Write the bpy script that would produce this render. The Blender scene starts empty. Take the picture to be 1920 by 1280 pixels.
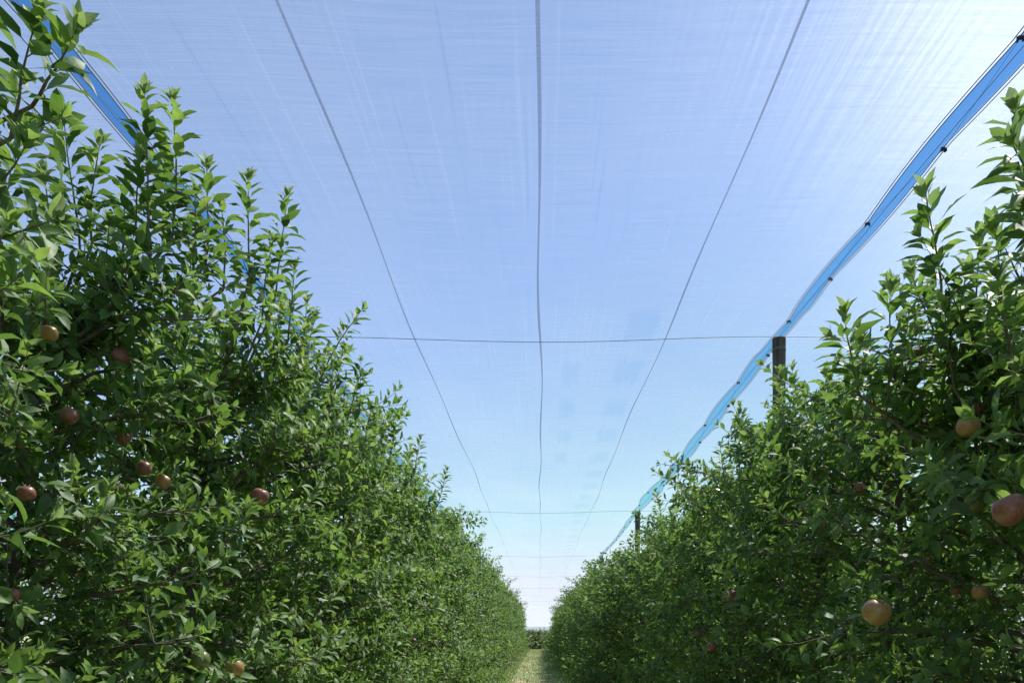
import bpy, math, random
import numpy as np

# ---------------------------------------------------------------- camera
scene = bpy.context.scene
C = scene.collection
F = 1387.0                      # focal length in photo pixels (1920 wide)
VPX, VPY = 1013.0, 1182.0
CAMZ = 1.6
cam = bpy.data.cameras.new('camera')
camo = bpy.data.objects.new('camera', cam); C.objects.link(camo)
camo.location = (0, 0, CAMZ); camo.rotation_euler = (math.radians(90), 0, 0)
cam.sensor_width = 36; cam.lens = F/1920*36
cam.shift_x = -(VPX-960)/1920; cam.shift_y = (VPY-640)/1920
cam.clip_start = 0.05; cam.clip_end = 2000
scene.camera = camo

# ---------------------------------------------------------------- light
SUN_EL, SUN_AZ = math.radians(57), math.radians(42)
world = bpy.data.worlds.new('World'); scene.world = world; world.use_nodes = True
nt = world.node_tree; nt.nodes.clear()
sky = nt.nodes.new('ShaderNodeTexSky'); sky.sky_type = 'NISHITA'; sky.sun_disc = False
sky.sun_elevation = SUN_EL; sky.sun_rotation = SUN_AZ
sky.air_density = 1.0; sky.dust_density = 0.15; sky.ozone_density = 3.5; sky.altitude = 600
bg = nt.nodes.new('ShaderNodeBackground'); bg.inputs['Strength'].default_value = 0.085
wo = nt.nodes.new('ShaderNodeOutputWorld')
hs = nt.nodes.new('ShaderNodeHueSaturation'); hs.inputs['Saturation'].default_value = 1.20; hs.inputs['Value'].default_value = 0.95
nt.links.new(sky.outputs[0], hs.inputs['Color']); 
vm = nt.nodes.new('ShaderNodeVectorMath'); vm.operation = 'MINIMUM'; vm.inputs[1].default_value = (4.35, 4.85, 5.9)
vt = nt.nodes.new('ShaderNodeVectorMath'); vt.operation = 'MULTIPLY'; vt.inputs[1].default_value = (0.94, 1.11, 1.21)
nt.links.new(hs.outputs[0], vt.inputs[0]); nt.links.new(vt.outputs[0], vm.inputs[0]); nt.links.new(vm.outputs[0], bg.inputs[0]); nt.links.new(bg.outputs[0], wo.inputs[0])
sl = bpy.data.lights.new('sun', 'SUN'); sl.energy = 5.0; sl.angle = math.radians(0.5); sl.color = (1, 0.96, 0.9)
so = bpy.data.objects.new('sun', sl); C.objects.link(so)
import mathutils
sd = mathutils.Vector((math.sin(SUN_AZ)*math.cos(SUN_EL), math.cos(SUN_AZ)*math.cos(SUN_EL), math.sin(SUN_EL)))
so.rotation_euler = sd.to_track_quat('Z', 'Y').to_euler(); so.location = (5, 5, 20)
scene.view_settings.view_transform = 'Standard'; scene.view_settings.look = 'None'
scene.view_settings.gamma = 1; scene.view_settings.use_curve_mapping = False
scene.view_settings.exposure = 0.72
scene.cycles.max_bounces = 8; scene.cycles.transparent_max_bounces = 12
scene.cycles.transmission_bounces = 5; scene.cycles.diffuse_bounces = 4; scene.cycles.glossy_bounces = 2

# ---------------------------------------------------------------- helpers
def tag(o, label=None, cat=None, group=None, kind=None):
    if label: o['label'] = label
    if cat: o['category'] = cat
    if group: o['group'] = group
    if kind: o['kind'] = kind
    return o

def empty(name, loc=(0, 0, 0), rz=0.0):
    o = bpy.data.objects.new(name, None); C.objects.link(o)
    o.empty_display_size = 0.2; o.location = loc; o.rotation_euler = (0, 0, rz); return o

def link(name, me, parent=None, loc=None):
    o = bpy.data.objects.new(name, me); C.objects.link(o)
    if parent: o.parent = parent
    if loc is not None: o.location = loc
    return o

class MB:
    """collects polygons (numpy blocks) and builds one mesh"""
    def __init__(s): s.v = []; s.idx = []; s.siz = []; s.mi = []; s.n = 0; s.tint = []
    def add(s, V, polys_idx, sizes, mi=0, tint=0.0):
        V = np.asarray(V, float).reshape(-1, 3)
        s.v.append(V); s.idx.append(np.asarray(polys_idx, np.int64).ravel()+s.n)
        sizes = np.asarray(sizes, np.int64).ravel(); s.siz.append(sizes)
        s.mi.append(np.full(len(sizes), mi))
        t = np.asarray(tint, float)
        s.tint.append(np.full(len(V), float(t)) if t.ndim == 0 else t)
        s.n += len(V)
    def tube(s, P, R, k=5, mi=0, cap=False, tint=0.0):
        P = np.asarray(P, float); n = len(P); R = np.broadcast_to(np.asarray(R, float), (n,))
        T = np.gradient(P, axis=0); T /= np.linalg.norm(T, axis=1)[:, None]+1e-9
        ref = np.array([0.0, 0, 1]) if abs(T[:, 2]).mean() < 0.8 else np.array([1.0, 0, 0])
        A = np.cross(T, ref); A /= np.linalg.norm(A, axis=1)[:, None]+1e-9
        B = np.cross(A, T)
        th = np.arange(k)*2*np.pi/k
        V = P[:, None]+R[:, None, None]*(np.cos(th)[None, :, None]*A[:, None]+np.sin(th)[None, :, None]*B[:, None])
        i, j = np.meshgrid(np.arange(n-1), np.arange(k), indexing='ij'); j2 = (j+1) % k
        q = np.stack([i*k+j, i*k+j2, (i+1)*k+j2, (i+1)*k+j], -1).reshape(-1)
        sz = [4]*((n-1)*k)
        if cap:
            q = np.concatenate([q, np.arange(k)[::-1], (n-1)*k+np.arange(k)]); sz = sz+[k, k]
        s.add(V, q, sz, mi, tint)
    def box(s, c, d, mi=0, rot=None):
        c = np.array(c, float); h = np.array(d, float)/2
        V = np.array([[x, y, z] for x in (-1, 1) for y in (-1, 1) for z in (-1, 1)])*h
        if rot is not None: V = V@np.array(rot).T
        s.add(V+c, [0,1,3,2, 4,6,7,5, 0,4,5,1, 2,3,7,6, 0,2,6,4, 1,5,7,3], [4]*6, mi)
    def mesh(s, name, mats, smooth=True):
        me = bpy.data.meshes.new(name)
        V = np.concatenate(s.v); I = np.concatenate(s.idx); S = np.concatenate(s.siz); M = np.concatenate(s.mi)
        me.vertices.add(len(V)); me.vertices.foreach_set('co', V.astype(np.float32).ravel())
        me.loops.add(len(I)); me.loops.foreach_set('vertex_index', I.astype(np.int32))
        me.polygons.add(len(S)); st = np.concatenate([[0], np.cumsum(S)[:-1]])
        me.polygons.foreach_set('loop_start', st.astype(np.int32))
        me.polygons.foreach_set('material_index', M.astype(np.int32))
        me.polygons.foreach_set('use_smooth', np.full(len(S), smooth))
        a = me.attributes.new('tint', 'FLOAT', 'POINT'); a.data.foreach_set('value', np.concatenate(s.tint).astype(np.float32))
        for m in mats: me.materials.append(m)
        me.update(calc_edges=True); me.validate()
        return me

# ---------------------------------------------------------------- materials
def newmat(name):
    m = bpy.data.materials.new(name); m.use_nodes = True; t = m.node_tree; t.nodes.clear()
    o = t.nodes.new('ShaderNodeOutputMaterial'); return m, t, o
def N(t, typ, **kw):
    n = t.nodes.new(typ)
    for k, v in kw.items():
        if hasattr(n, k): setattr(n, k, v)
        else: n.inputs[k.replace('_', ' ')].default_value = v
    return n
def ramp(t, src, stops):
    r = t.nodes.new('ShaderNodeValToRGB'); e = r.color_ramp.elements
    e[0].position, e[0].color = stops[0][0], (*stops[0][1], 1); e[1].position, e[1].color = stops[-1][0], (*stops[-1][1], 1)
    for p, c in stops[1:-1]:
        x = e.new(p); x.color = (*c, 1)
    t.links.new(src, r.inputs[0]); return r.outputs[0]
def mapped(t, scale, coord='Object'):
    tc = t.nodes.new('ShaderNodeTexCoord'); mp = t.nodes.new('ShaderNodeMapping'); mp.inputs['Scale'].default_value = scale
    t.links.new(tc.outputs[coord], mp.inputs[0]); return mp.outputs[0]
def math_(t, op, a, b=None, clamp=False):
    n = t.nodes.new('ShaderNodeMath'); n.operation = op; n.use_clamp = clamp
    for i, x in enumerate((a, b)):
        if x is None: continue
        if isinstance(x, (int, float)): n.inputs[i].default_value = x
        else: t.links.new(x, n.inputs[i])
    return n.outputs[0]
def mixc(t, f, a, b):
    n = t.nodes.new('ShaderNodeMix'); n.data_type = 'RGBA'
    if isinstance(f, float): n.inputs[0].default_value = f
    else: t.links.new(f, n.inputs[0])
    for i, x in ((6, a), (7, b)):
        if isinstance(x, tuple): n.inputs[i].default_value = (*x, 1)
        else: t.links.new(x, n.inputs[i])
    return n.outputs[2]

def leaf_material():
    m, t, o = newmat('leaf')
    at = N(t, 'ShaderNodeAttribute', attribute_name='tint')
    oi = N(t, 'ShaderNodeObjectInfo')
    v = math_(t, 'ADD', at.outputs['Fac'], math_(t, 'MULTIPLY', math_(t, 'SUBTRACT', oi.outputs['Random'], 0.5), 0.12))
    top = ramp(t, v, [(0.0, (0.034, 0.088, 0.017)), (0.35, (0.096, 0.198, 0.030)), (0.62, (0.175, 0.300, 0.052)), (0.85, (0.15, 0.25, 0.075)), (0.985, (0.22, 0.30, 0.12)), (1.0, (0.42, 0.34, 0.08))])
    tn = N(t, 'ShaderNodeTexNoise'); tn.inputs['Scale'].default_value = 45; t.links.new(mapped(t, (1, 1, 1)), tn.inputs['Vector'])
    hs = N(t, 'ShaderNodeHueSaturation'); t.links.new(top, hs.inputs['Color'])
    t.links.new(math_(t, 'ADD', math_(t, 'MULTIPLY', tn.outputs[0], 0.7), 0.68), hs.inputs['Value'])
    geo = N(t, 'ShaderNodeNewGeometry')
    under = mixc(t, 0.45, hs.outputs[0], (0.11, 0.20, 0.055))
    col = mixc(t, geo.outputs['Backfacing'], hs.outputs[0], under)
    pb = N(t, 'ShaderNodeBsdfPrincipled'); t.links.new(col, pb.inputs['Base Color'])
    t.links.new(math_(t, 'ADD', math_(t, 'MULTIPLY', geo.outputs['Backfacing'], 0.3), 0.27), pb.inputs['Roughness'])
    pb.inputs['Specular IOR Level'].default_value = 0.62
    bp = N(t, 'ShaderNodeBump'); bp.inputs['Strength'].default_value = 0.35; bp.inputs['Distance'].default_value = 0.004
    t.links.new(tn.outputs[0], bp.inputs['Height']); t.links.new(bp.outputs[0], pb.inputs['Normal'])
    tr = N(t, 'ShaderNodeBsdfTranslucent')
    hs2 = N(t, 'ShaderNodeHueSaturation'); hs2.inputs['Hue'].default_value = 0.485; hs2.inputs['Saturation'].default_value = 1.0; hs2.inputs['Value'].default_value = 1.5
    t.links.new(hs.outputs[0], hs2.inputs['Color']); t.links.new(hs2.outputs[0], tr.inputs['Color'])
    mx = N(t, 'ShaderNodeMixShader'); mx.inputs[0].default_value = 0.42
    t.links.new(pb.outputs[0], mx.inputs[1]); t.links.new(tr.outputs[0], mx.inputs[2]); t.links.new(mx.outputs[0], o.inputs[0])
    return m

def simple(name, c1, c2, scale, rough=0.8, bump=0.3, bdist=0.005, stretch=(1, 1, 1), spec=0.3):
    m, t, o = newmat(name)
    n = N(t, 'ShaderNodeTexNoise'); n.inputs['Scale'].default_value = scale; n.inputs['Detail'].default_value = 5
    t.links.new(mapped(t, stretch), n.inputs['Vector'])
    pb = N(t, 'ShaderNodeBsdfPrincipled'); t.links.new(ramp(t, n.outputs[0], [(0.3, c1), (0.7, c2)]), pb.inputs['Base Color'])
    pb.inputs['Roughness'].default_value = rough; pb.inputs['Specular IOR Level'].default_value = spec
    bp = N(t, 'ShaderNodeBump'); bp.inputs['Strength'].default_value = bump; bp.inputs['Distance'].default_value = bdist
    t.links.new(n.outputs[0], bp.inputs['Height']); t.links.new(bp.outputs[0], pb.inputs['Normal'])
    t.links.new(pb.outputs[0], o.inputs[0]); return m

def net_material(name, dens, tintc=(0.66, 0.67, 0.67), seam=False):
    """woven white hail net: part open holes, part thread that scatters light on through"""
    m, t, o = newmat(name)
    tc = N(t, 'ShaderNodeTexCoord')
    def noise(scale, detail=3, dist=0.0):
        mp = N(t, 'ShaderNodeMapping'); mp.inputs['Scale'].default_value = scale
        t.links.new(tc.outputs['Object'], mp.inputs[0])
        n = N(t, 'ShaderNodeTexNoise'); n.inputs['Scale'].default_value = 1.0; n.inputs['Detail'].default_value = detail
        n.inputs['Distortion'].default_value = dist
        t.links.new(mp.outputs[0], n.inputs['Vector']); return n.outputs[0]
    streak = noise((48, 0.42, 1), 2, 0.1)
    fine = noise((150, 2.2, 1), 2)
    weft = noise((0.8, 38, 1), 3)
    weft2 = noise((2.5, 130, 1), 2)
    big = noise((0.7, 0.5, 1), 2)
    s1 = ramp(t, streak, [(0.0, (0.40,)*3), (0.60, (0.5,)*3), (0.66, (0.72,)*3), (0.70, (1.0,)*3), (1.0, (1.0,)*3)])
    s0 = ramp(t, streak, [(0.0, (0.0,)*3), (0.29, (0.1,)*3), (0.36, (0.5,)*3), (1.0, (0.5,)*3)])
    a = math_(t, 'ADD', math_(t, 'MULTIPLY', math_(t, 'SUBTRACT', s1, 0.5), 0.28), math_(t, 'MULTIPLY', math_(t, 'SUBTRACT', s0, 0.5), 0.42))
    a = math_(t, 'ADD', a, math_(t, 'MULTIPLY', math_(t, 'SUBTRACT', fine, 0.5), 0.22))
    a = math_(t, 'ADD', a, math_(t, 'MULTIPLY', math_(t, 'SUBTRACT', weft, 0.5), 0.20))
    a = math_(t, 'ADD', a, math_(t, 'MULTIPLY', math_(t, 'SUBTRACT', weft2, 0.5), 0.6))
    a = math_(t, 'ADD', a, math_(t, 'MULTIPLY', math_(t, 'SUBTRACT', big, 0.5), 0.35))
    sx_ = N(t, 'ShaderNodeSeparateXYZ'); t.links.new(tc.outputs['Object'], sx_.inputs[0])
    def band(v, lo, hi): return math_(t, 'MULTIPLY', math_(t, 'GREATER_THAN', v, lo), math_(t, 'LESS_THAN', v, hi))
    yw = math_(t, 'ADD', sx_.outputs[1], math_(t, 'MULTIPLY', math_(t, 'SUBTRACT', fine, 0.5), 0.7)); xw = math_(t, 'ADD', sx_.outputs[0], math_(t, 'MULTIPLY', math_(t, 'SUBTRACT', weft, 0.5), 0.22))
    fr = math_(t, 'LESS_THAN', math_(t, 'FRACT', math_(t, 'DIVIDE', math_(t, 'SUBTRACT', yw, 5.5), 1.04)), 0.52)
    w1 = math_(t, 'MULTIPLY', math_(t, 'MULTIPLY', band(xw, 0.68, 0.92), band(yw, 5.5, 26.0)), fr)
    w2 = math_(t, 'MULTIPLY', math_(t, 'MULTIPLY', band(xw, 0.20, 0.36), band(yw, 6.5, 10.6)), fr)
    a = math_(t, 'SUBTRACT', a, math_(t, 'MULTIPLY', math_(t, 'ADD', w1, w2), 0.17))
    mod = math_(t, 'ADD', 1.0, a)
    # optical depth grows as the thread cloth is seen edge on: 1-(1-d)^(1/cos)
    geo = N(t, 'ShaderNodeNewGeometry')
    dp = N(t, 'ShaderNodeVectorMath', operation='DOT_PRODUCT')
    t.links.new(geo.outputs['Incoming'], dp.inputs[0]); t.links.new(geo.outputs['True Normal'], dp.inputs[1])
    cs = math_(t, 'MAXIMUM', math_(t, 'ABSOLUTE', dp.outputs['Value']), 0.10)
    d = math_(t, 'MULTIPLY', mod, dens, True)
    op = math_(t, 'SUBTRACT', 1.0, math_(t, 'POWER', math_(t, 'SUBTRACT', 1.0, d), math_(t, 'POWER', math_(t, 'DIVIDE', 1.0, cs), 0.36)), True)
    tr = N(t, 'ShaderNodeBsdfTransparent')
    rf = N(t, 'ShaderNodeBsdfRefraction'); rf.distribution = 'GGX'; rf.inputs['Roughness'].default_value = 0.6; rf.inputs['IOR'].default_value = 1.4
    rf.inputs['Color'].default_value = (*tintc, 1)
    # the cross threads are tiny round rods: light fans out along the alley but hardly across it
    wn = N(t, 'ShaderNodeTexWhiteNoise'); wn.noise_dimensions = '3D'; t.links.new(geo.outputs['Position'], wn.inputs['Vector'])
    cx_ = N(t, 'ShaderNodeCombineXYZ')
    t.links.new(math_(t, 'MULTIPLY', math_(t, 'SUBTRACT', math_(t, 'ADD', streak, math_(t, 'MULTIPLY', fine, 0.6)), 0.8), 1.15), cx_.inputs[0])
    t.links.new(math_(t, 'MULTIPLY', math_(t, 'SUBTRACT', wn.outputs['Value'], 0.5), 4.2), cx_.inputs[1])
    va = N(t, 'ShaderNodeVectorMath', operation='ADD'); t.links.new(geo.outputs['Normal'], va.inputs[0]); t.links.new(cx_.outputs[0], va.inputs[1])
    vn = N(t, 'ShaderNodeVectorMath', operation='NORMALIZE'); t.links.new(va.outputs[0], vn.inputs[0]); t.links.new(vn.outputs[0], rf.inputs['Normal'])
    tl = N(t, 'ShaderNodeBsdfTranslucent'); tl.inputs['Color'].default_value = (*tintc, 1)
    df = N(t, 'ShaderNodeBsdfDiffuse'); df.inputs['Color'].default_value = (*tintc, 1)
    m1 = N(t, 'ShaderNodeMixShader'); m1.inputs[0].default_value = 0.3
    t.links.new(tl.outputs[0], m1.inputs[1]); t.links.new(df.outputs[0], m1.inputs[2])
    m2 = N(t, 'ShaderNodeMixShader'); m2.inputs[0].default_value = 0.0 if seam else 0.09
    t.links.new(m1.outputs[0], m2.inputs[1]); t.links.new(rf.outputs[0], m2.inputs[2])
    m3 = N(t, 'ShaderNodeMixShader'); t.links.new(op, m3.inputs[0])
    t.links.new(tr.outputs[0], m3.inputs[1]); t.links.new(m2.outputs[0], m3.inputs[2])
    t.links.new(m3.outputs[0], o.inputs[0]); return m

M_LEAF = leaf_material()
M_TWIG = simple('twig_bark', (0.10, 0.075, 0.05), (0.20, 0.17, 0.12), 60, 0.75)
M_BARK = simple('bark', (0.075, 0.06, 0.045), (0.17, 0.14, 0.11), 30, 0.9, 0.8, 0.01, (1, 1, 0.3))
M_POST = simple('weathered_post', (0.045, 0.04, 0.036), (0.13, 0.12, 0.11), 40, 0.9, 0.7, 0.006, (1, 1, 0.08))
M_WIRE = simple('galvanised_wire', (0.16, 0.18, 0.22), (0.26, 0.28, 0.32), 50, 0.5, 0.1, 0.001)
M_CLIP = simple('clip_plastic', (0.012, 0.014, 0.02), (0.03, 0.03, 0.04), 50, 0.5, 0.1, 0.001)
M_NET = net_material('netting', 0.225)
M_SEAM = net_material('net_seam', 0.38, (0.14, 0.18, 0.27), True)
M_HEM = simple('hem_cord', (0.09, 0.085, 0.08), (0.30, 0.29, 0.28), 200, 0.7, 0.1, 0.001, (1, 1, 1))

def apple_material(name, base, blush, lo, hi):
    m, t, o = newmat(name)
    n = N(t, 'ShaderNodeTexNoise'); n.inputs['Scale'].default_value = 13; n.inputs['Detail'].default_value = 4
    t.links.new(mapped(t, (1, 1, 1)), n.inputs['Vector'])
    n2 = N(t, 'ShaderNodeTexNoise'); n2.inputs['Scale'].default_value = 1; n2.inputs['Detail'].default_value = 3
    t.links.new(mapped(t, (260, 260, 22)), n2.inputs['Vector'])
    v = math_(t, 'ADD', math_(t, 'MULTIPLY', n.outputs[0], 0.7), math_(t, 'MULTIPLY', n2.outputs[0], 0.3))
    pb = N(t, 'ShaderNodeBsdfPrincipled'); t.links.new(ramp(t, v, [(lo, base), (hi, blush)]), pb.inputs['Base Color'])
    pb.inputs['Roughness'].default_value = 0.38; pb.inputs['Subsurface Weight'].default_value = 0.0
    t.links.new(pb.outputs[0], o.inputs[0]); return m
M_APPLE = [apple_material('apple_red', (0.21, 0.13, 0.065), (0.22, 0.065, 0.045), 0.38, 0.55),
           apple_material('apple_yellow', (0.34, 0.21, 0.07), (0.28, 0.10, 0.045), 0.50, 0.62),
           apple_material('apple_green', (0.11, 0.14, 0.04), (0.18, 0.10, 0.05), 0.50, 0.66)]

# ---------------------------------------------------------------- ground
def ground_material():
    m, t, o = newmat('ground')
    tc = N(t, 'ShaderNodeTexCoord')
    def noise(s, sc, det=4):
        mp = N(t, 'ShaderNodeMapping'); mp.inputs['Scale'].default_value = sc; t.links.new(tc.outputs['Object'], mp.inputs[0])
        n = N(t, 'ShaderNodeTexNoise'); n.inputs['Scale'].default_value = s; n.inputs['Detail'].default_value = det
        t.links.new(mp.outputs[0], n.inputs['Vector']); return n.outputs[0]
    patch = noise(1.1, (1, 0.45, 1)); fine = noise(28, (1, 1, 1))
    g = mixc(t, ramp(t, patch, [(0.36, (0,)*3), (0.50, (1,)*3)]), (0.50, 0.42, 0.25), (0.22, 0.34, 0.11))
    g2 = mixc(t, ramp(t, fine, [(0.35, (0,)*3), (0.65, (1,)*3)]), g, (0.62, 0.53, 0.36))
    gm = mixc(t, 0.45, g, g2)
    pb = N(t, 'ShaderNodeBsdfPrincipled'); t.links.new(gm, pb.inputs['Base Color']); pb.inputs['Roughness'].default_value = 0.95
    bp = N(t, 'ShaderNodeBump'); bp.inputs['Distance'].default_value = 0.03; t.links.new(fine, bp.inputs['Height']); t.links.new(bp.outputs[0], pb.inputs['Normal'])
    t.links.new(pb.outputs[0], o.inputs[0]); return m
M_GROUND = ground_material()
M_SOIL = simple('soil', (0.10, 0.075, 0.05), (0.22, 0.17, 0.115), 9, 0.95, 0.6, 0.03)
M_GRASS = simple('grass_blade', (0.17, 0.32, 0.07), (0.44, 0.42, 0.21), 2.5, 0.8, 0.0, 0.001, (1, 0.5, 1))

gb = MB(); S = 600
gb.add([[-S, -S, 0], [S, -S, 0], [S, S, 0], [-S, S, 0]], [0, 1, 2, 3], [4])
tag(link('ground', gb.mesh('ground', [M_GROUND], False)), 'straw coloured ground with patches of green grass', None, None, 'structure')
ROWX = 1.95; PITCH = 3.9
for i, cx in enumerate((-ROWX-PITCH, -ROWX, ROWX, ROWX+PITCH)):
    sb = MB(); ys = np.linspace(-6, 66, 145); rng = np.random.default_rng(i)
    L = cx-0.55+rng.normal(0, 0.05, 145); R = cx+0.55+rng.normal(0, 0.05, 145)
    V = np.stack([np.stack([L, ys, np.full(145, 0.004)], 1), np.stack([R, ys, np.full(145, 0.004)], 1)], 1).reshape(-1, 3)
    k = np.arange(144)*2
    sb.add(V, np.stack([k, k+1, k+3, k+2], 1).ravel(), [4]*144)
    tag(link('soil_strip', sb.mesh('soil_strip', [M_SOIL], False)), 'bare brown soil strip under a tree row', None, None, 'structure')

# ---------------------------------------------------------------- leaves and shoots
U_ = np.array([0.0, 0.0, 0.20, 0.44, 0.70, 1.0, 0.20, 0.44, 0.70, 0.20, 0.44, 0.70, -0.22, -0.22])
V_ = np.array([0.016, -0.016, 0, 0, 0, 0, 0.155, 0.197, 0.14, -0.155, -0.197, -0.14, 0.012, -0.012])
# 0,1 blade base pair; 2,3,4 midrib; 5 tip; 6..8 one margin; 9..11 other; 12,13 petiole foot
LP = [12, 13, 1, 0,  0, 1, 2,  0, 2, 6,  1, 9, 2,  2, 3, 7, 6,  2, 9, 10, 3,  3, 4, 8, 7,  3, 10, 11, 4,  4, 5, 8,  4, 11, 5]
LS = [4, 3, 3, 3, 4, 4, 4, 4, 3, 3]
LP = np.array(LP); LS = np.array(LS)

class Leaves:
    def __init__(s): s.P = []; s.A = []; s.Nn = []; s.L = []; s.T = []
    def add(s, P, A, Nn, L, T):
        s.P.append(P); s.A.append(A); s.Nn.append(Nn); s.L.append(L); s.T.append(T)
    def arrays(s):
        return [np.concatenate(x) for x in (s.P, s.A, s.Nn, s.L, s.T)]

def unit(v): return v/(np.linalg.norm(v, axis=-1, keepdims=True)+1e-9)

def leaves_into(mb, lv, rng, mi=0, cull=None):
    P, A, Nn, L, T = lv.arrays()
    if cull is not None:
        keep = cull(P+A*L[:, None]*0.5)
        P, A, Nn, L, T = P[keep], A[keep], Nn[keep], L[keep], T[keep]
    n = len(P); A = unit(A); S_ = unit(np.cross(A, Nn)); Nn = np.cross(S_, A)
    fold = rng.uniform(0.15, 0.75, n)[:, None]; curl = rng.uniform(0.05, 0.42, n)[:, None]; side = rng.normal(0, 0.10, n)[:, None]
    wid = rng.uniform(0.85, 1.15, n)[:, None]; wav = rng.normal(0, 0.035, (n, 14)); wav[:, [0, 1, 2, 3, 4, 5, 12, 13]] = 0
    u = np.broadcast_to(U_, (n, 14)); v = V_[None]*wid; v = v.copy(); v[:, 12:] = V_[12:]; v[:, :2] = V_[:2]
    up = np.clip(u, 0, 1)
    w = fold*np.abs(v)-curl*up**2+wav
    w[:, 12:] = 0.0
    uu = u-0.35*curl*up**2*up
    vv = v+side*up**2
    X = P[:, None]+L[:, None, None]*((uu+0.22)[..., None]*A[:, None]+vv[..., None]*S_[:, None]+w[..., None]*Nn[:, None])
    idx = (np.arange(n)[:, None]*14+LP[None]).ravel()
    mb.add(X.reshape(-1, 3), idx, np.tile(LS, n), mi, np.repeat(np.clip(T, 0, 0.93), 14))

def shoot(mb, lv, rng, base, d, length, bend=0.3, spacing=0.024, lsize=0.085, r0=0.004, wood=1, young=0.0, start=0.1, a0=1.15, a1=0.5, tipn=4, tint0=0.25, flat=0.0):
    """one leafy stem: tapered wood tube with spiral leaves, a tuft of young leaves at its tip. bend>0 turns upward"""
    d = unit(np.asarray(d, float)); n = max(4, int(length/0.05)+2)
    side = rng.normal(0, 0.10, 3)
    t = np.linspace(0, 1, n)
    D = d[None]+np.outer(t, np.array([0, 0, bend])+side)
    D += 0.05*rng.normal(0, 1, (n, 3)); D = unit(D)
    P = np.asarray(base, float)+np.concatenate([[np.zeros(3)], np.cumsum(D[:-1]*length/(n-1), 0)])
    if wood: mb.tube(P, r0*(1-0.68*t), 4 if r0 < 0.006 else 5, 1)
    k = max(2, int(length*(1-start)/spacing)); s = np.linspace(start, 1.0, k)
    pp = np.stack([np.interp(s, t, P[:, i]) for i in range(3)], 1)
    tt = unit(np.stack([np.interp(s, t, D[:, i]) for i in range(3)], 1))
    ref = np.where(np.abs(tt[:, 2:3]) > 0.9, np.array([[1.0, 0, 0]]), np.array([[0, 0, 1.0]]))
    a = unit(np.cross(tt, ref)); b = np.cross(tt, a)
    ph = rng.uniform(0, 6.28)+np.arange(k)*2.39996+rng.normal(0, 0.25, k)
    rad = np.cos(ph)[:, None]*a+np.sin(ph)[:, None]*b
    ang = a0+(a1-a0)*s**2.2+rng.normal(0, 0.16, k)
    A = np.cos(ang)[:, None]*tt+np.sin(ang)[:, None]*rad
    A[:, 2] -= 0.10*rng.uniform(0, 1, k)
    Nn = unit(tt-0.0*rad)+np.array([0, 0, 0.55])+rng.normal(0, 0.22, (k, 3))
    L = lsize*(0.74+0.34*np.sin(np.pi*np.clip(s*0.8+0.15, 0, 1)))*rng.uniform(0.8, 1.15, k)
    L *= 1-0.45*np.clip((s-0.86)/0.14, 0, 1)
    T = tint0+0.55*np.clip((s-0.72)/0.28, 0, 1)**1.5*(0.5+young)+rng.normal(0, 0.16, k)
    lv.add(pp, A, Nn, L, T)
    if tipn:
        tp, td = P[-1], D[-1]; ph = np.arange(tipn)*2.4+rng.uniform(0, 6)
        a = unit(np.cross(td, [1, 0.01, 0.3])); b = np.cross(td, a)
        rad = np.cos(ph)[:, None]*a+np.sin(ph)[:, None]*b
        an = rng.uniform(0.2, 0.6, tipn)
        A = np.cos(an)[:, None]*td+np.sin(an)[:, None]*rad
        lv.add(np.repeat(tp[None], tipn, 0), A, td[None]-0.3*rad+rng.normal(0, 0.1, (tipn, 3)), lsize*rng.uniform(0.42, 0.75, tipn), np.clip(tint0+0.28+0.4*young+rng.normal(0, 0.08, tipn), 0, 1))
    return P, D

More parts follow.
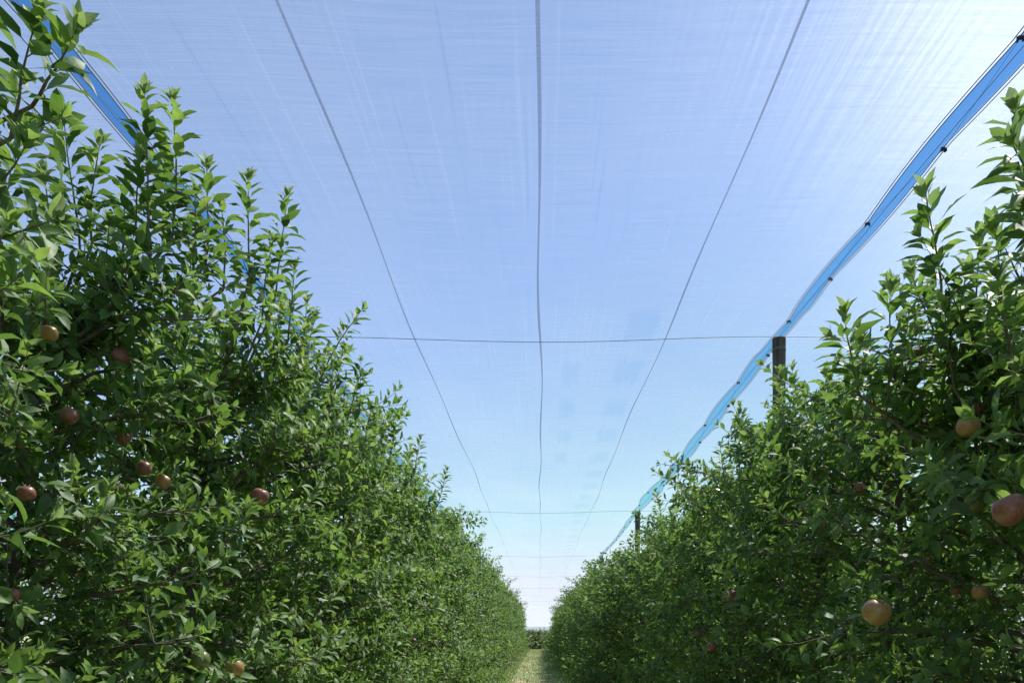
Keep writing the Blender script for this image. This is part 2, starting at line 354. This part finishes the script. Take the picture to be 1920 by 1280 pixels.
def make_tree(seed, height=3.3, tops=6, cull=None, nl=50, face=0.80, taper=0.5, ls=1.0):
    """spindle apple tree, across-row axis x, along-row axis y; returns trunk mesh and crown mesh"""
    rng = np.random.default_rng(seed); W = MB(); K = MB(); lv = Leaves()
    n = 16; t = np.linspace(0, 1, n); th = height*0.86
    P = np.stack([0.03*np.sin(t*5+seed)+np.cumsum(rng.normal(0, 0.006, n)), 0.03*np.cos(t*4+seed)+np.cumsum(rng.normal(0, 0.006, n)), t*th-0.03], 1)
    W.tube(P, 0.036*(1-0.75*t)+0.006*np.exp(-t*14), 8, 0)
    K_extra = []
    for i in range(nl):
        f = (i+0.5)/nl; z = 0.34+(th-0.42)*f
        az = i*2.39996+rng.normal(0, 0.3)
        reach = (face*(1-taper*f**1.8))*rng.uniform(0.55, 1.08)*(1.16 if f < 0.16 else 1.0)
        d = np.array([math.cos(az), 0.8*math.sin(az), rng.uniform(-0.08, 0.42)+0.25*f])
        base = np.array([np.interp(z, P[:, 2], P[:, 0]), np.interp(z, P[:, 2], P[:, 1]), z])
        m = 9; tt = np.linspace(0, 1, m); D = unit(unit(d)[None]+np.outer(tt, [0, 0, rng.uniform(-0.55, 0.25)])+rng.normal(0, 0.08, (m, 3)))
        B = base+np.concatenate([[np.zeros(3)], np.cumsum(D[:-1]*reach/(m-1), 0)])
        W.tube(B, (0.011+0.004*(1-f))*(1-0.7*tt), 5, 1)
        # fruiting spurs: short rosettes
        ns = int(reach/0.052)
        for j in range(ns):
            s = 0.12+0.88*(j+rng.uniform(0, 1))/ns
            b = np.array([np.interp(s, tt, B[:, q]) for q in range(3)])
            sd_ = unit(rng.normal(0, 1, 3)+np.array([0, 0, 0.6])); L = rng.uniform(0.02, 0.11)
            shoot(K, lv, rng, b, sd_, L, 0.2, 0.013 if L < 0.05 else 0.017, ls*rng.uniform(0.068, 0.095), 0.0025, 1, 0.0, 0.15, 1.3, 0.8, 2, 0.22)
        # long leafy shoots, turning up
        for j in range(rng.integers(4, 7)):
            s = rng.uniform(0.3, 1.0); b = np.array([np.interp(s, tt, B[:, q]) for q in range(3)])
            out = unit(np.array([d[0], d[1], 0])); sd_ = out*rng.uniform(0.1, 1.0)+np.array([0, 0, rng.uniform(0.0, 0.9)])+rng.normal(0, 0.42, 3)
            shoot(K, lv, rng, b, sd_, rng.uniform(0.10, 0.33), rng.uniform(-0.2, 0.9), 0.020, ls*rng.uniform(0.075, 0.10), 0.003, 1, rng.uniform(0, 0.6), 0.08, 1.2, 0.5, 4, 0.26)
        shoot(K, lv, rng, B[-1], D[-1], rng.uniform(0.10, 0.30), rng.uniform(-0.2, 0.9), 0.020, ls*0.092, 0.0032, 1, rng.uniform(0.1, 0.8), 0.02, 1.2, 0.5, 5, 0.30)
    for i in range(tops):        # upright water shoots
        z = th*rng.uniform(0.78, 1.0); off = rng.normal(0, 0.10, 3)*[1.5, 1.5, 0.3]
        b = np.array([P[-1, 0], P[-1, 1], z])+off
        shoot(K, lv, rng, b, [rng.normal(0, 0.34), rng.normal(0, 0.28), 1], min(rng.uniform(0.35, 0.85), 3.86-b[2]), 0.5, 0.0138, ls*0.102, 0.0042, 1, rng.uniform(0.3, 0.9), 0.05, 1.15, 0.55, 6, 0.30)
    leaves_into(K, lv, rng, 0, cull)
    return W, K

APX = []    # apples seen in the photo: pixel x, y, diameter, colour (0 red 1 yellow 2 green), label
APX += [(130,780,31,0,'red apple at upper left inside the dark hollow'), (270,878,27,0,'pink red apple left of another apple on one twig'),
 (306,903,28,1,'pale orange apple at the end of a twig in the left hollow'), (487,930,32,0,'round red apple hanging alone on the left row face'),
 (50,925,31,0,'dull red apple near the left edge'), (440,1252,34,1,'sunlit yellow apple low in the left row'), (375,1236,36,2,'green apple beside the sunlit yellow one'),
 (238,1002,30,2,'yellow green apple in the left hollow'), (226,672,36,0,'dark red apple high in the left row'), (92,625,30,1,'orange apple high at the far left'),
 (24,1115,26,0,'small red apple at the left edge'), (222,916,22,0,'small shaded red apple in the left hollow'),
 (232,822,24,0,'small red apple above the dark hollow'),
 (1895,956,62,0,'large red apple with pale shoulder at the right edge'), (1816,800,42,1,'yellow apple beside the trunk high in the right row'), (1832,942,42,2,'green apple beside the large red one'),
 (1643,1147,52,1,'large orange apple low in the right row'), (1722,980,26,0,'red apple behind bright leaves'), (1828,767,34,0,'shaded red apple above the yellow one'),
 (1508,955,22,0,'small red apple in the middle of the right row'), (1540,982,24,1,'small brown yellow apple in the right row'), (1612,915,22,0,'small dark red apple in right row shade'),
 (1370,1116,22,0,'small red apple low in the right row'), (1745,1057,26,0,'red apple left of the dark hole'), (1792,1106,20,0,'narrow red apple in the dark hole'),
 (1838,1110,30,1,'yellow red apple in the dark hole at right'), (1335,1212,20,0,'small red apple near the bottom of the right row'), (1310,1190,16,0,'tiny red apple low in the right row'),
 (1675,688,34,0,'shaded red apple high in the right row'), (1775,690,30,0,'brown red apple near the top of the right row'), (1725,660,26,0,'little red apple near the top right shoots')]
def px2w(x, y, d): return np.array([(x-VPX)*d/F, d, CAMZ+(VPY-y)*d/F])
APW = []
for (x, y, dia, c, lab) in APX:
    d = F*0.076/dia
    side = -1 if x < VPX else 1
    lat = abs(x-VPX)/F
    d = min(d, 1.60/lat)                 # keep within the crown: not beyond the trunk line
    d = max(d, 1.02/lat)
    p = px2w(x, y, d); APW.append((p, dia*d/F/2, c, lab, side))

def cull_for(loc):
    """leaves pressed aside round the fruit and along the open window in front of it"""
    loc = np.array(loc); cam_ = np.array([0, 0, CAMZ]); items = []
    for (p, r, c, lab, side) in APW:
        if abs(p[1]-loc[1]) < 1.6 and side*loc[0] > 0:
            u = cam_-p; u /= np.linalg.norm(u); items.append((p-loc, u, r))
    def f(Cn):
        keep = np.ones(len(Cn), bool)
        for p, u, r in items:
            s = np.clip((Cn-p)@u, -0.02, 0.30); q = p+s[:, None]*u
            keep &= np.linalg.norm(Cn-q, axis=1) > r*0.3
        return keep
    return f if items else None

# ---------------------------------------------------------------- apples
def apple_mesh(i):
    prof = [(0.0, 0.030), (0.10, 0.030), (0.22, 0.038), (0.36, 0.044), (0.47, 0.040), (0.50, 0.0), (0.49, -0.10), (0.44, -0.24), (0.34, -0.36), (0.22, -0.43), (0.10, -0.43), (0.0, -0.40)]
    prof = [(0.0, 0.30), (0.06, 0.33), (0.14, 0.40), (0.24, 0.43), (0.36, 0.38), (0.46, 0.24), (0.50, 0.06), (0.48, -0.12), (0.41, -0.28), (0.30, -0.39), (0.18, -0.42), (0.08, -0.38), (0.0, -0.34)]
    k = 20; V = []; rng = np.random.default_rng(i)
    for r, z in prof:
        for j in range(k):
            a = j*2*math.pi/k; rr = r*(1+0.025*math.cos(5*a)*(1 if z < 0 else .4)+0.02*math.sin(a+i))
            V.append([rr*math.cos(a), rr*math.sin(a), z*(1+0.04*math.cos(a+i))])
    idx = []
    for a in range(len(prof)-1):
        for j in range(k): idx += [a*k+j, (a+1)*k+j, (a+1)*k+(j+1) % k, a*k+(j+1) % k]
    mb = MB(); mb.add(V, idx, [4]*((len(prof)-1)*k)); return mb
AM = [apple_mesh(i).mesh('apple', [M_APPLE[i]]) for i in range(3)]
sm = MB(); sm.tube([[0, 0, 0.30], [0.01, 0, 0.42], [0.05, 0.01, 0.56], [0.11, 0.02, 0.68]], [0.022, 0.016, 0.016, 0.026], 5)
SM = sm.mesh('stem', [M_TWIG])
def add_apple(tree, world, r, c, rng, label=None):
    o = link('apple', AM[c], tree); inv = tree.matrix_basis.inverted()
    o.location = inv@mathutils.Vector(world)
    s = 2*r/tree.scale[2]; o.scale = (s, s, s)
    o.rotation_euler = (rng.normal(0, 0.25), rng.normal(0, 0.25), rng.uniform(0, 6.28))
    if label: o['label'] = label
    link('stem', SM, o)
    return o

# ---------------------------------------------------------------- trees
rng0 = np.random.default_rng(5)
NV = 6
VAR = []
for i in range(NV):
    W, K = make_tree(100+i, 3.6, 6, None, 56, 0.82, 0.32)
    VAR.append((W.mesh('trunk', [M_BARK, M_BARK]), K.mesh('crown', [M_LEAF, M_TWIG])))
ORD = ['nearest', 'second', 'third', 'fourth', 'fifth', 'sixth', 'seventh']
POST_Y = [6.05+8.8*i for i in range(-1, 7)]
PN = ['first', 'second', 'third', 'fourth', 'fifth', 'sixth', 'seventh']
TREES = []
SP = 1.1
def far_label(y, side):
    j = sum(1 for p in POST_Y[1:] if p < y)
    if j >= 6: return 'leafy apple tree in the %s row beyond the sixth post, near the far end' % side, 'apple trees at the far end of the %s row' % side
    return 'leafy apple tree in the %s row between the %s and %s posts' % (side, PN[j-1], PN[j]), 'apple trees in the %s row past the %s post' % (side, PN[j-1])
def tree_at(x, y, W, K, rz=0.0, sc=(1, 1, 1)):
    t = empty('apple_tree', (x, y, 0), rz); t.scale = sc
    link('trunk', W, t); link('crown', K, t); return t
LNOTE = {0: 'nearest apple tree at left, big leaves hanging in at the top corner', 1: 'second apple tree of the left row, with tall upright leafy shoots and red apples',
 2: 'third apple tree of the left row, its paired upright shoots against the sky', 3: 'fourth apple tree of the left row, bright green shoot tips at its top',
 4: 'fifth apple tree of the left row, a shoot leaning into the alley', 5: 'sixth apple tree of the left row'}
RNOTE = {0: 'nearest apple tree at the right edge with the largest red apple', 1: 'second apple tree of the right row, one tall shoot above its crown',
 2: 'third apple tree of the right row, green shoots left of the tall one', 3: 'fourth apple tree of the right row, dense crown near the first post',
 4: 'fifth apple tree of the right row, its crown just before the first post', 5: 'sixth apple tree of the right row, right beside the first post'}
for side, sx in (('left', -1), ('right', 1)):
    for i in range(-2, 56):
        y = 1.75+SP*i+rng0.normal(0, 0.06); x = sx*(ROWX+rng0.normal(0, 0.05))
        if y > 63: break
        hero = 0 <= i < 6
        if hero:
            W, K = make_tree(1000+i+(50 if sx > 0 else 0), [3.15, 3.25, 3.5, 3.85, 3.95, 3.95][i] if sx < 0 else [3.15, 3.2, 3.3, 3.5, 3.6, 3.6][i], 4 if sx < 0 else 2, cull_for((x, y, 0)), 86 if sx < 0 else 78, 0.76 if i == 0 else 0.86, 0.22 if sx < 0 else 0.34, 0.93)
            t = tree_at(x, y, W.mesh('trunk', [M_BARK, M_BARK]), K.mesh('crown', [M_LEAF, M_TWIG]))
            tag(t, (LNOTE if sx < 0 else RNOTE)[i], 'tree', 'apple trees in the %s row' % side)
        else:
            v = VAR[int(rng0.integers(0, NV))]; h = rng0.uniform(0.91, 1.06)*(1.10 if sx < 0 else 0.975)
            wx = rng0.uniform(0.90, 1.18)
            if sx > 0 and y > 12: wx *= 1.22; x -= 0.18; h *= 0.95
            t = tree_at(x, y, v[0], v[1], math.pi*int(rng0.integers(0, 2))+rng0.normal(0, 0.15), (wx, 1.05, h))
            if i < 0: tag(t, 'leafy apple tree beside the camera in the %s row' % side, 'tree', 'apple trees beside the camera, %s row' % side)
            elif y < 8: tag(t, ('seventh' if i == 6 else 'eighth')+' apple tree of the %s row' % side, 'tree', 'apple trees in the %s row' % side)
            else:
                lab, g = far_label(y, side); tag(t, lab, 'tree', g)
            for k in range(2 if y < 25 else 1):
                ww = (x-sx*rng0.uniform(0.25, 0.6), y+rng0.uniform(-.5, .5), rng0.uniform(0.9, 2.4))
                add_apple(t, ww, rng0.uniform(0.031, 0.038), int(rng0.choice([0, 0, 1, 2])), rng0)
        TREES.append((side, x, y, t))
    for i in range(0, 40):      # next row over, glimpsed through gaps
        y = 0.5+1.25*i; v = VAR[int(rng0.integers(0, NV))]
        t = tree_at(sx*(ROWX+PITCH)+rng0.normal(0, 0.06), y, v[0], v[1], math.pi*int(rng0.integers(0, 2)), (1.05, 1.15, rng0.uniform(0.92, 1.02)))
        tag(t, 'apple tree of the next row over, glimpsed through the %s row' % side, 'tree', 'apple trees of the row behind the %s row' % side)
for i in range(18):              # low young trees closing the alley
    v = VAR[i % NV]
    t = tree_at(-3.6+0.9*(i % 9)+0.4*(i//9), 65.2+1.6*(i//9)+rng0.uniform(-0.3, 0.3), v[0], v[1], 1.57, (1.0, 0.9, 0.66)); t.location.z = -0.48
    tag(t, 'low dark green tree closing the far end of the alley', 'tree', 'low trees across the end of the alley')

def nearest_tree(p, side):
    c = [(abs(p[1]-y), t) for s, x, y, t in TREES if (s == 'left') == (side < 0) and y > 1.0]
    return min(c, key=lambda q: q[0])[1]
for (p, r, c, lab, side) in APW:
    add_apple(nearest_tree(p, side), p, r, c, rng0, lab)

# single shoots that stand out against the sky: tip pixel, foot pixel, distance from the camera, leaf length
SH = [ # left row
 (118, 205, 150, 470, 2.95, .082), (272, 172, 280, 480, 2.75, .085), (338, 188, 325, 440, 2.85, .082), (205, 420, 190, 560, 2.9, .08),
 (395, 318, 385, 500, 3.1, .080), (462, 335, 468, 520, 3.45, .080), (538, 362, 512, 580, 3.75, .080), (555, 500, 540, 640, 4.0, .078),
 (672, 572, 610, 690, 4.7, .080), (600, 600, 560, 700, 4.5, .078), (680, 705, 650, 790, 5.2, .08), (700, 765, 680, 850, 5.7, .08), (795, 822, 770, 900, 7.3, .085), (440, 640, 420, 780, 3.7, .08),
 (60, 20, 20, 260, 1.80, .090), (145, 75, 60, 200, 1.85, .092), (55, 290, -40, 420, 1.85, .09), (100, 420, -30, 450, 1.9, .09),
 (250, 300, 256, 470, 2.8, .082), (168, 262, 172, 460, 2.95, .082), (425, 388, 420, 540, 3.3, .08), (500, 448, 492, 600, 3.6, .08), (362, 365, 362, 520, 3.0, .08), (88, 335, 95, 480, 2.7, .083), (583, 568, 562, 680, 4.3, .078), (645, 655, 622, 760, 5.0, .078), (745, 805, 725, 880, 6.4, .08), (310, 300, 305, 470, 3.0, .08), (225, 330, 228, 480, 3.1, .08), (830, 880, 812, 950, 8.4, .08),
 (1795, 520, 1805, 660, 2.65, .085), (1622, 640, 1640, 760, 3.0, .085), (1530, 762, 1540, 850, 4.2, .083), (1872, 430, 1882, 600, 2.3, .085), (1422, 805, 1432, 880, 5.6, .083), (1690, 590, 1700, 720, 3.1, .085), (1350, 835, 1358, 910, 7.4, .085), (1240, 920, 1250, 985, 10.5, .09),
 # right row
 (1742, 355, 1765, 560, 2.55, .085), (1585, 590, 1610, 740, 2.75, .090), (1655, 545, 1680, 720, 2.95, .085), (1820, 450, 1830, 620, 2.75, .085), (1700, 520, 1760, 640, 2.9, .08),
 (1460, 700, 1470, 800, 5.1, .085), (1385, 762, 1400, 860, 6.6, .085), (1555, 700, 1560, 800, 4.0, .08), (1910, 200, 1935, 430, 2.1, .085), (1905, 270, 1990, 420, 1.75, .09), (1900, 400, 1960, 560, 1.9, .09),
 (1760, 590, 1790, 730, 2.6, .085), (1880, 520, 1900, 690, 2.2, .085), (1300, 872, 1310, 950, 8.5, .09)]
for k, (tx, ty, fx, fy, d, ls) in enumerate(SH):
    rng = np.random.default_rng(700+k); side = -1 if tx < VPX else 1
    tip = px2w(tx, ty, d); foot = px2w(fx, fy, d+0.10)
    lo = foot.copy()
    mb = MB(); lv = Leaves(); dv = tip-lo; Ln = float(np.linalg.norm(dv))
    tree = nearest_tree(tip, side); base = lo
    # woody limb from the trunk to the foot of the shoot
    tl = np.array(tree.location); tz = min(max(lo[2]-0.35, 0.6), 2.6); a = np.array([tl[0], tl[1], tz]); s = np.linspace(0, 1, 9)[:, None]
    limb = a*(1-s)+lo*s+np.array([0, 0, -0.08])*np.sin(s*3.1416)
    mb.tube(limb, 0.011-0.006*s[:, 0], 5, 1)
    shoot(mb, lv, rng, base, dv, Ln*0.97, 0.12, 0.0122, ls*1.20, 0.0055, 1, 0.6, 0.02, 1.15, 0.55, 8, 0.32)
    for q in range(3, 9):
        for _ in range(2):
            shoot(mb, lv, rng, limb[q], rng.normal(0, 1, 3)+np.array([0, 0, .5]), rng.uniform(0.05, 0.16), 0.3, 0.018, ls, 0.003, 1, 0.1, 0.05, 1.3, 0.7, 3, 0.25)
    leaves_into(mb, lv, rng, 0)
    me = mb.mesh('shoot', [M_LEAF, M_TWIG])
    o = link('shoot', me, tree); inv = tree.matrix_basis.inverted()
    o.matrix_basis = inv

# ---------------------------------------------------------------- posts, wires
pm = MB(); zz = np.linspace(-0.4, 1, 2)
k = np.linspace(-0.3, 3.985, 12); pm.tube(np.stack([0.004*np.sin(k*2), 0.004*np.cos(k*3), k], 1), 0.052+0.002*np.sin(k*5), 20, 0)
pm.tube([[0, 0, 3.985], [0, 0, 3.992], [0, 0, 3.994]], [0.052, 0.046, 0.001], 20, 0)
PM = pm.mesh('post_shaft', [M_POST])
cm = MB(); th = np.linspace(0, 2*np.pi, 21); cm.tube(np.stack([0.056*np.cos(th), 0.056*np.sin(th), np.full(21, 3.90)], 1), 0.0025, 5)
cm.tube(np.stack([0.056*np.cos(th), 0.056*np.sin(th), np.full(21, 3.887)], 1), 0.0025, 5)
CM = cm.mesh('wire_tie', [M_WIRE])
for side, sx in (('left', -1), ('right', 1)):
    for i, y in enumerate(POST_Y):
        if y < 0: continue
        p = empty('post', (sx*ROWX, y, 0)); link('shaft', PM, p); link('wire_tie', CM, p)
        nth = PN[i-1]
        tag(p, ('grey round wooden post rising above the %s row, %s from the camera' % (side, nth)) if sx > 0 else ('round wooden post buried in the left row foliage, %s from the camera' % nth), 'post', 'posts of the %s row' % side)
def sag(y):                       # height of the top structure between supports
    f = ((y-POST_Y[0]) % 8.8)/8.8
    return 4.0-0.055*math.sin(math.pi*f)**2
for i, y in enumerate(POST_Y+[POST_Y[-1]+8.8*j for j in range(1, 4)]):
    w = MB(); xs = np.linspace(-9.75, 9.75, 121)
    z = 4.0-0.045*np.sin(np.pi*((xs-1.95) % 3.9)/3.9)**2
    w.tube(np.stack([xs, np.full(121, y)+0.003*np.sin(xs*3), z+0.004], 1), 0.0026, 6)
    o = link('cross_wire', w.mesh('cross_wire', [M_WIRE]))
    if y < 0: lab = 'thin steel wire crossing overhead behind the camera'
    elif i <= 7: lab = 'thin steel wire crossing overhead at the %s pair of posts' % PN[i-1]
    else: lab = 'thin steel wire crossing high up far beyond the last posts'
    tag(o, lab, 'wire', 'wires crossing under the net')
for sx, side in ((-1, 'left'), (1, 'right')):
    w = MB(); ys = np.linspace(-6, 118, 311)
    w.tube(np.stack([np.full(311, sx*(ROWX+0.012))+0.004*np.sin(ys*1.3), ys, [sag(v)+0.012 for v in ys]], 1), 0.0018, 6)
    tag(link('ridge_wire', w.mesh('ridge_wire', [M_WIRE])), 'long steel wire running over the %s row post tops inside the net gap' % side, 'wire', 'wires along the rows')

# ---------------------------------------------------------------- net
def clip_ys():
    out = []; y = -5.46
    while y < 60: out.append(y); y += 0.70
    return np.array(out)
CY = clip_ys()
YS = np.concatenate([np.arange(-6, 30, 0.07), np.arange(30, 118.1, 0.5), np.arange(122, 400, 4.0)])
def edge_off(y, left, row):
    """half width of the gap on one side: pinched at the clips (every second clip grips that edge)"""
    cl = CY[0::2] if left else CY[1::2]
    ph = ((y-cl[0]) % 1.40)/1.40
    w = 0.046+0.036*np.sin(np.pi*ph)**1.0+0.012*np.sin(y*0.9+row)
    w = w+0.085*np.exp(-((y-12.9)/1.0)**2)
    w = np.where(y > 15.2, w*0.62, w)
    w = np.where((y > 5.6) & (y < 6.4), w*0.75, w)
    return w*(0.55 if row < 0 else 0.8)
def netz(X, Y, row):
    f = ((Y-POST_Y[0]) % 8.8)/8.8; g = ((X-1.95) % 3.9)/3.9
    z = 4.0-0.055*np.sin(np.pi*f)**2-0.045*np.sin(np.pi*g)**2+0.012
    z += 0.006*np.sin(X*5+1.3*np.sin(Y*0.7))*np.sin(Y*0.8+row)
    return z
def make_panel(r, label):
    root = empty('hail_net', ((r)*PITCH, 0, 0)); x0 = r*PITCH-ROWX; x1 = r*PITCH+ROWX
    XL = x0+edge_off(YS, False, r-1); XR = x1-edge_off(YS, True, r)
    nx = 49; u = np.linspace(0, 1, nx)
    X = XL[:, None]*(1-u)+XR[:, None]*u; Y = np.repeat(YS[:, None], nx, 1)
    Z = netz(X, Y, r); V = np.stack([X-r*PITCH, Y, Z], -1)
    i, j = np.meshgrid(np.arange(len(YS)-1), np.arange(nx-1), indexing='ij')
    q = np.stack([i*nx+j, (i+1)*nx+j, (i+1)*nx+j+1, i*nx+j+1], -1).ravel()     # normals face down
    mb = MB(); mb.add(V, q, [4]*((len(YS)-1)*(nx-1))); link('netting', mb.mesh('netting', [M_NET]), root)
    for k, XE in enumerate((XL, XR)):
        for off in (0.0, 0.016):
            hb = MB(); xe = XE+(off if k == 0 else -off)
            m = YS < 62
            hb.tube(np.stack([xe[m]-r*PITCH, YS[m], netz(xe[m], YS[m], r)-0.004], 1), 0.0028, 4)
            link('hem', hb.mesh('hem', [M_HEM]), root)
    for k, uu in enumerate((0.245, 0.5, 0.755)):
        sb = MB(); m = YS < 48; yy = YS[m]; rg = np.random.default_rng(40+k+r*5)
        xc = x0+uu*2*ROWX+(0.012 if uu == 0.5 else 0.026)*np.sin(yy*0.72+k*2+r)+0.010*np.sin(yy*1.9+k)
        hw = (0.0072 if uu == 0.5 else 0.0052)*(1+0.25*np.sin(yy*2.3+k))*np.clip(1.25-yy/22, 0.35, 1)
        for s_, dz in ((0, -0.004), (1, -0.0075)):
            A = np.stack([xc-hw-r*PITCH, yy, netz(xc, yy, r)+dz], 1); B = np.stack([xc+hw-r*PITCH, yy, netz(xc, yy, r)+dz], 1)
            V = np.stack([A, B], 1).reshape(-1, 3); kk = np.arange(len(yy)-1)*2
            if s_ == 0: sb.add(V, np.stack([kk, kk+1, kk+3, kk+2], 1).ravel(), [4]*(len(yy)-1))
            else: sb.add(V, np.stack([kk, kk+2, kk+3, kk+1], 1).ravel(), [4]*(len(yy)-1))
        link('seam', sb.mesh('seam', [M_SEAM]), root)
    tag(root, label, 'net', 'white hail nets roofing the orchard')
make_panel(0, 'white hail net panel stretched over the middle alley')
make_panel(1, 'bright white hail net panel right of the right blue gap')
make_panel(-1, 'hail net panel left of the left blue gap')
make_panel(2, 'hail net panel two alleys to the right, glimpsed through leaves')
make_panel(-2, 'hail net panel two alleys to the left, glimpsed through leaves')

# clips and lacing cord in the gap over each row
clipm = MB(); clipm.box((0, 0, 0), (0.034, 0.012, 0.012)); clipm.box((-0.013, 0, -0.008), (0.009, 0.018, 0.014)); clipm.box((0.013, 0, -0.008), (0.009, 0.018, 0.014)); clipm.tube([[-0.017, 0, 0.004], [0, 0, 0.013], [0.017, 0, 0.004]], 0.004, 6)
CLM = clipm.mesh('net_clip', [M_CLIP], False)
def gap_pt(y, j, sx):
    row = 0 if sx > 0 else -1
    left = (j % 2 == 0)
    yy = np.array([y])
    w = float(edge_off(yy, left, row)[0])
    x = sx*ROWX+(-w if left else w)
    return np.array([x, y, float(netz(np.array([x]), yy, 0)[0])-0.010])
for sx, side in ((-1, 'left'), (1, 'right')):
    pts = []
    for j, y in enumerate(CY):
        p = gap_pt(y, j, sx); pts.append(p)
        if y < 1.8 or y > 24: continue
        o = link('net_clip', CLM, None, p); o.scale = (0.8, 0.8, 0.8); o.rotation_euler = (0, 0, 0.25*math.sin(j*3.1)+0.5*(1 if j % 2 else -1)*0.3)
        nb = sum(1 for q in POST_Y[1:] if q < y)
        where = ('before the first post' if nb == 0 else 'between first and second posts' if nb == 1 else 'past the second post')
        edge = 'alley side' if (j % 2 == 0) == (sx > 0) else 'outer'
        tag(o, 'black clip on the %s edge of the %s gap %s' % (edge, side, where), 'clip', 'clips on the %s edge of the %s gap, %s' % (edge, side, where))
    lb = MB(); pts = np.array(pts); lb.tube(pts, 0.001, 4)
    tag(link('lacing_cord', lb.mesh('lacing_cord', [M_WIRE])), 'thin cord zigzagging between clips in the %s blue gap' % side, 'cord', 'lacing cords in the net gaps')

# ---------------------------------------------------------------- alley grass (nobody could count it)
rng = np.random.default_rng(9); n = 32000
y = 8+57*rng.uniform(0, 1, n)**1.3; x = rng.uniform(-1.5, 1.5, n)
h = rng.uniform(0.03, 0.11, n)*(1+1.2*(np.abs(x) > 0.9)); a = rng.uniform(0, 6.28, n); w = 0.006
B = np.stack([x, y, np.zeros(n)], 1); s_ = np.stack([np.cos(a), np.sin(a), 0*a], 1)*w
lean = np.stack([rng.normal(0, 0.4, n)*h, rng.normal(0, 0.4, n)*h, h], 1)
V = np.stack([B-s_, B+s_, B+lean], 1).reshape(-1, 3)
g = MB(); g.add(V, np.arange(3*n), np.full(n, 3))
tag(link('grass', g.mesh('grass', [M_GRASS], False)), 'thin grass, part green and part dry, along the alley floor', 'grass', None, 'stuff')
